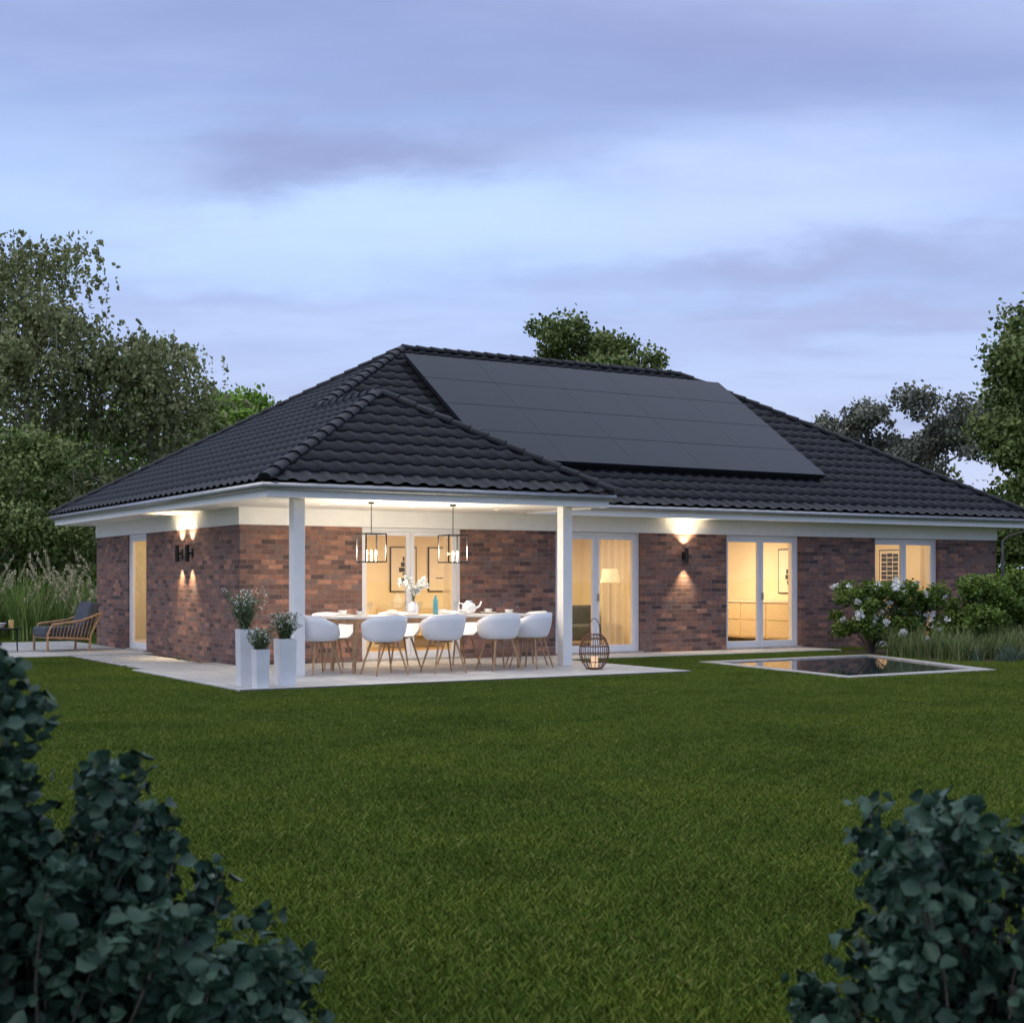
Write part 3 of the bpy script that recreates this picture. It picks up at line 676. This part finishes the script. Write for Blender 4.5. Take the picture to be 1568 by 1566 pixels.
def tree(name,X,Y,Ht,R,zb,nleaf,ls,lm,droop=0,nl=16,ncl=60,bark='bark',clr=.16,seed=1,tr=.2):
    rs=random.Random(seed); e=empty(name,(X,Y,GZ)); m=MB()
    T=[(rs.uniform(-.2,.2)*t*R*.4,rs.uniform(-.2,.2)*t*R*.4,Ht*.86*t) for t in np.linspace(0,1,9)]
    m.tube(T,[tr*(1-.88*i/8) for i in range(9)],bark,8)
    cl=[]; zc=(zb+Ht)/2; hz=(Ht-zb)/2
    for k in range(nl):
        f=rs.uniform(.0,1)**.9; z=zb+(Ht-zb)*(.06+.9*f); a=k*2.4+rs.uniform(-.5,.5)
        er=R*math.sqrt(max(.06,1-((z-zc)/hz)**2))*rs.uniform(.6,1.05)
        zt=max(zb*.5,z-er*.5); i=zt/(Ht*.86)*8; i0=min(7,int(i)); fr=min(1,i-i0); s0=Vector(T[i0]).lerp(Vector(T[i0+1]),fr)
        en=Vector((math.cos(a)*er,math.sin(a)*er,z)); md_=s0.lerp(en,.5)+Vector((rs.uniform(-.2,.2),rs.uniform(-.2,.2),.12*er))
        m.tube([s0,md_,en],[tr*.35,tr*.2,tr*.07],bark,5)
        cl.append((en,1))
        for q in range(max(1,ncl//nl)):
            t=rs.uniform(.35,1); b=s0.lerp(md_,t*2) if t<.5 else md_.lerp(en,t*2-1)
            o=Vector((rs.gauss(0,1),rs.gauss(0,1),rs.gauss(.2,.8))); o.normalize(); p=b+o*R*rs.uniform(.15,.34)
            m.tube([b,b.lerp(p,.5)+Vector((0,0,.05)),p],[tr*.12,tr*.07,tr*.03],bark,4); cl.append((p,rs.uniform(.45,1.05)))
    m.build('trunk_and_limbs',e,smooth=True)
    w=np.array([c[1]**2 for c in cl]); w/=w.sum(); idx=rng.choice(len(cl),nleaf,p=w)
    P=np.array([tuple(c[0]) for c in cl])[idx]; sc=np.array([c[1] for c in cl])[idx]
    tint=rng.normal(0,.13,len(cl))[idx]
    d=unit(rng.normal(size=(nleaf,3))); rad=(R*clr*sc*rng.uniform(.1,1,nleaf)**.5)[:,None]
    C=P+d*rad*np.array([1.15,1.15,.75])+rng.normal(0,R*clr*.16,(nleaf,3))
    if droop:
        ns=len(cl)*14; so=rng.normal(0,1,(ns,2))*R*clr*.9; sl_=rng.exponential(1,ns)*droop; st=rng.integers(0,ns,nleaf); ow=st//14; t=rng.uniform(0,1,nleaf)
        P2=np.array([tuple(c[0]) for c in cl])[ow]
        C2=P2.copy(); C2[:,0]+=so[st,0]*(1+.12*t); C2[:,1]+=so[st,1]*(1+.12*t); C2[:,2]+=.1-t*sl_[st]; C2+=rng.normal(0,.04,C2.shape)
        use=rng.uniform(0,1,nleaf)<.78; C[use]=C2[use]
    C[:,2]=np.maximum(C[:,2],.1)
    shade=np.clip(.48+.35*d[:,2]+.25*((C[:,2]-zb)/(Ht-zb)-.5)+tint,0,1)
    leaves('foliage',C,ls,lm,down=droop*.8,shade=shade,parent=e,width=.33)
    return e
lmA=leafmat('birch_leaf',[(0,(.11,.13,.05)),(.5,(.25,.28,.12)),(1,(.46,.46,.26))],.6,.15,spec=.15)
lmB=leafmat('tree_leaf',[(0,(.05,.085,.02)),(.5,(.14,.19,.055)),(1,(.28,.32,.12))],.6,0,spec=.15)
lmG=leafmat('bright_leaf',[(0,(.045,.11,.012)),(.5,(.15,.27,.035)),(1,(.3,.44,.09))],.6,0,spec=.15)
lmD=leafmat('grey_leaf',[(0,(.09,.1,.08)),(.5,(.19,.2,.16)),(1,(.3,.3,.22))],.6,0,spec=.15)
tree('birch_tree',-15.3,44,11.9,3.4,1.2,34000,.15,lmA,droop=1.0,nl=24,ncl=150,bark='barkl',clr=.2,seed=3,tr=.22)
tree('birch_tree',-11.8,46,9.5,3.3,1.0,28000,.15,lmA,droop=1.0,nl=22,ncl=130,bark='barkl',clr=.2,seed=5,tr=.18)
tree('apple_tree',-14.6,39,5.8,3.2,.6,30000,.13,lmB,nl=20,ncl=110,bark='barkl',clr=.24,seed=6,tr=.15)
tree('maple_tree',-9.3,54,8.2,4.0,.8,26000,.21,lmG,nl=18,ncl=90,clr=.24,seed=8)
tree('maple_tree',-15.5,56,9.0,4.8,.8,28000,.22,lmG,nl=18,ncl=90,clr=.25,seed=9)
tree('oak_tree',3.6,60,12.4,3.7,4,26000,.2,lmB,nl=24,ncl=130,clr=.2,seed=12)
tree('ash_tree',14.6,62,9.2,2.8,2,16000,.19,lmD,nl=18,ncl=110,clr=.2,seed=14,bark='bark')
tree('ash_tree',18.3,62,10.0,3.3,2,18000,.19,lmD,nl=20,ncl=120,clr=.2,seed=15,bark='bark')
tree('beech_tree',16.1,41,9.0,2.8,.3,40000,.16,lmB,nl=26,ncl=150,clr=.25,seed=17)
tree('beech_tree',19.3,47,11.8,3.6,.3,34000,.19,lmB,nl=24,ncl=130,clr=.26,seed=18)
def mass(name,x0,x1,y0,y1,h,n,ls,lm,ph=0):
    x=rng.uniform(x0,x1,n); y=rng.uniform(y0,y1,n)
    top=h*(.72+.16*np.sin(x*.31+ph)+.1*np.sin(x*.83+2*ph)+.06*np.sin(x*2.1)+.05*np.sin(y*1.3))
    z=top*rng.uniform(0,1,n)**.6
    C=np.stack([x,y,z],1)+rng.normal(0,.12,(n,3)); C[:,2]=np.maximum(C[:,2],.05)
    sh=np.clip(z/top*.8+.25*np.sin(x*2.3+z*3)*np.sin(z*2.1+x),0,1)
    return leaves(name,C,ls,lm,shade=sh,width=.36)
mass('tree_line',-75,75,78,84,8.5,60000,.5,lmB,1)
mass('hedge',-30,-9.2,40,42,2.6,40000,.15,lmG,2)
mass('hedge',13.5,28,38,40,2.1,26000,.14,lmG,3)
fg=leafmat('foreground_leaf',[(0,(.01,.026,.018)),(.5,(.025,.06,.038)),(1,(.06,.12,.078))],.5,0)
def fgbush(name,c,stems,seed):
    rs=random.Random(seed); e=empty(name,c); m=MB(); C=[];sh=[]
    for (dx,dy,hh) in stems:
        bx,by=dx*.5,dy*.5
        P=[(bx+(dx-bx)*t+.03*math.sin(5*t+dx*9),by+(dy-by)*t,hh*t) for t in np.linspace(0,1,9)]
        m.tube(P,[.007*(1-.75*i/8) for i in range(9)],'bark',5)
        nlv=int(hh*150)
        for k in range(nlv):
            t=1-(rs.random()**1.4)*.97; x=bx+(dx-bx)*t; y=by+(dy-by)*t; a=rs.uniform(0,6.28); r=rs.uniform(.015,.11)*(1.15-t*.6)
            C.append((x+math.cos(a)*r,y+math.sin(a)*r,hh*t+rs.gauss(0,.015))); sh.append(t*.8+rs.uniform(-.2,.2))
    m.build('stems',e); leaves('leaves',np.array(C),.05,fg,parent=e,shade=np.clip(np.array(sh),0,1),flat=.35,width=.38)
rs=random.Random(4)
st=[]
for k in range(130):
    x=rs.uniform(-.8,.74); top=1.02 if x<.1 else 1.02-(x-.1)*1.02
    st.append((x,rs.uniform(-.35,.35),top*rs.uniform(.7,1.0)))
st+=[(.24,.1,1.0),(.2,0,.99),(-.05,.0,1.24),(-.02,.08,1.15),(-.1,-.05,1.3),(-.14,.1,1.27)]
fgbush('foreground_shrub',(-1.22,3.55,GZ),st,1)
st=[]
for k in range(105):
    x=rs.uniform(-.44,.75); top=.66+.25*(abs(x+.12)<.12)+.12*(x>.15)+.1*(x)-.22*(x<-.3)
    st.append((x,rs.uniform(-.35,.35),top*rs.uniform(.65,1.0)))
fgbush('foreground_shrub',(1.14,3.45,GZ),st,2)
# ---------------------------------------------------------------- sky
w=bpy.data.worlds.new('World'); S.world=w; w.use_nodes=True; nt=w.node_tree; bg=nt.nodes['Background']
def s2l(c): return tuple(((x/255)/12.92 if x/255<=.04045 else ((x/255+.055)/1.055)**2.4) for x in c)
def MA(op,a,b=None):
    n=N(nt,'ShaderNodeMath',operation=op)
    for i,x in enumerate((a,b)):
        if x is None: continue
        if isinstance(x,(int,float)): n.inputs[i].default_value=x
        else: nt.links.new(x,n.inputs[i])
    return n.outputs[0]
tc=N(nt,'ShaderNodeTexCoord'); sp=N(nt,'ShaderNodeSeparateXYZ'); nt.links.new(tc.outputs['Generated'],sp.inputs[0])
rp=ramp(nt,[(0,s2l((190,196,222))),(.12,s2l((176,190,224))),(.19,s2l((162,184,226))),(.25,s2l((160,188,232))),(.32,s2l((140,160,206))),(.4,s2l((134,147,192))),(.46,s2l((142,155,200))),(.6,(.68,.74,.9)),(1,(.88,.94,1.0))])  # zenith stops brightened above the view, added to light lawn and trees
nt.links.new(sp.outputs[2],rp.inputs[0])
mz=MA('MAXIMUM',sp.outputs[2],0); az=MA('ADD',mz,.12)
cb=N(nt,'ShaderNodeCombineXYZ'); nt.links.new(MA('DIVIDE',sp.outputs[0],az),cb.inputs[0]); nt.links.new(MA('DIVIDE',sp.outputs[1],az),cb.inputs[1])
col=rp.outputs[0]
def blend(mask,c,amt):
    global col
    m=N(nt,'ShaderNodeMix',data_type='RGBA'); m.inputs[7].default_value=(*s2l(c),1); nt.links.new(col,m.inputs[6]); nt.links.new(MA('MULTIPLY',mask,amt),m.inputs[0]); col=m.outputs[2]
def cloud(scale,loc,rot,ns,lo,hi,dist):
    mp=N(nt,'ShaderNodeMapping'); mp.inputs['Scale'].default_value=scale; mp.inputs['Location'].default_value=loc; mp.inputs['Rotation'].default_value=(0,0,rot); nt.links.new(cb.outputs[0],mp.inputs[0])
    n=N(nt,'ShaderNodeTexNoise',Scale=ns,Detail=7.0,Roughness=.55,Distortion=dist); nt.links.new(mp.outputs[0],n.inputs['Vector'])
    r=ramp(nt,[(lo,(0,0,0)),(hi,(1,1,1))],'EASE'); nt.links.new(n.outputs['Fac'],r.inputs[0]); return r.outputs[0]
blend(cloud((.55,.9,1),(3.1,1.7,0),.25,1.1,.44,.72,.4),(136,143,184),.45)
blend(cloud((.4,1.0,1),(8,4.3,2),-.2,1.3,.48,.72,0),(186,202,240),.5)
blend(cloud((.9,2.2,1),(2,9,1),-.1,2.1,.5,.72,.3),(140,149,190),.35)
ym=MA('MAXIMUM',sp.outputs[1],.05); ae=N(nt,'ShaderNodeCombineXYZ'); nt.links.new(MA('DIVIDE',sp.outputs[0],ym),ae.inputs[0]); nt.links.new(MA('DIVIDE',sp.outputs[2],ym),ae.inputs[1])
dn=N(nt,'ShaderNodeTexNoise',Scale=7.0,Detail=7.0,Roughness=.62)
mpn=N(nt,'ShaderNodeMapping'); mpn.inputs['Scale'].default_value=(1,2.6,1); nt.links.new(ae.outputs[0],mpn.inputs[0]); nt.links.new(mpn.outputs[0],dn.inputs['Vector'])
dv=N(nt,'ShaderNodeVectorMath',operation='MULTIPLY_ADD'); dv.inputs[1].default_value=(.2,.08,0); nt.links.new(dn.outputs['Color'],dv.inputs[0]); nt.links.new(ae.outputs[0],dv.inputs[2])
def bank(a0,e0,sa,se,c,amt,rot=0):
    mp=N(nt,'ShaderNodeMapping',vector_type='TEXTURE'); mp.inputs['Location'].default_value=(a0+.1,e0+.04,0); mp.inputs['Scale'].default_value=(sa,se,1); mp.inputs['Rotation'].default_value=(0,0,rot); nt.links.new(dv.outputs[0],mp.inputs[0])
    ln=N(nt,'ShaderNodeVectorMath',operation='LENGTH'); nt.links.new(mp.outputs[0],ln.inputs[0])
    r=ramp(nt,[(0,(1,1,1)),(1,(0,0,0))],'EASE'); nt.links.new(MA('MULTIPLY',ln.outputs['Value'],.8),r.inputs[0]); blend(r.outputs[0],c,amt)
bank(-.08,.25,.36,.06,(182,207,246),.8)
bank(.22,.275,.26,.045,(184,200,240),.65,.1)
bank(-.13,.3,.2,.03,(134,142,184),.75,.06)
bank(.2,.225,.19,.02,(148,157,198),.7,.12)
bank(.25,.19,.22,.018,(154,160,198),.55,.1)
bank(-.3,.28,.1,.05,(168,188,226),.5)
bank(.2,.38,.3,.05,(132,142,188),.6)
bank(-.2,.2,.18,.012,(152,164,204),.4,-.03)
sk=N(nt,'ShaderNodeTexSky',sky_type='NISHITA'); sk.sun_disc=False; sk.sun_elevation=math.radians(2); sk.sun_rotation=math.radians(-110)
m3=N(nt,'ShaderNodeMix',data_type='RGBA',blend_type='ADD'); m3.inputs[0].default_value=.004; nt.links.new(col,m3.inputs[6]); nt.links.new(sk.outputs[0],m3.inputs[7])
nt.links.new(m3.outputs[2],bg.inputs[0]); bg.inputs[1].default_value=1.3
sun=bpy.data.lights.new('sun','SUN'); sun.energy=.5; sun.angle=math.radians(25); sun.color=(1,.9,.78); so=bpy.data.objects.new('sun',sun); S.collection.objects.link(so); so.rotation_euler=(math.radians(50),0,math.radians(-50))
cd=bpy.data.cameras.new('camera'); co=bpy.data.objects.new('camera',cd); S.collection.objects.link(co)
co.location=(0,0,1.4); co.rotation_euler=(math.radians(90),0,0); cd.sensor_width=36; cd.sensor_fit='HORIZONTAL'; cd.lens=2156/1568*36; cd.shift_y=105/1568
cd.clip_end=3000; cd.clip_start=.05; cd.dof.use_dof=True; cd.dof.focus_distance=23; cd.dof.aperture_fstop=5.6
S.camera=co
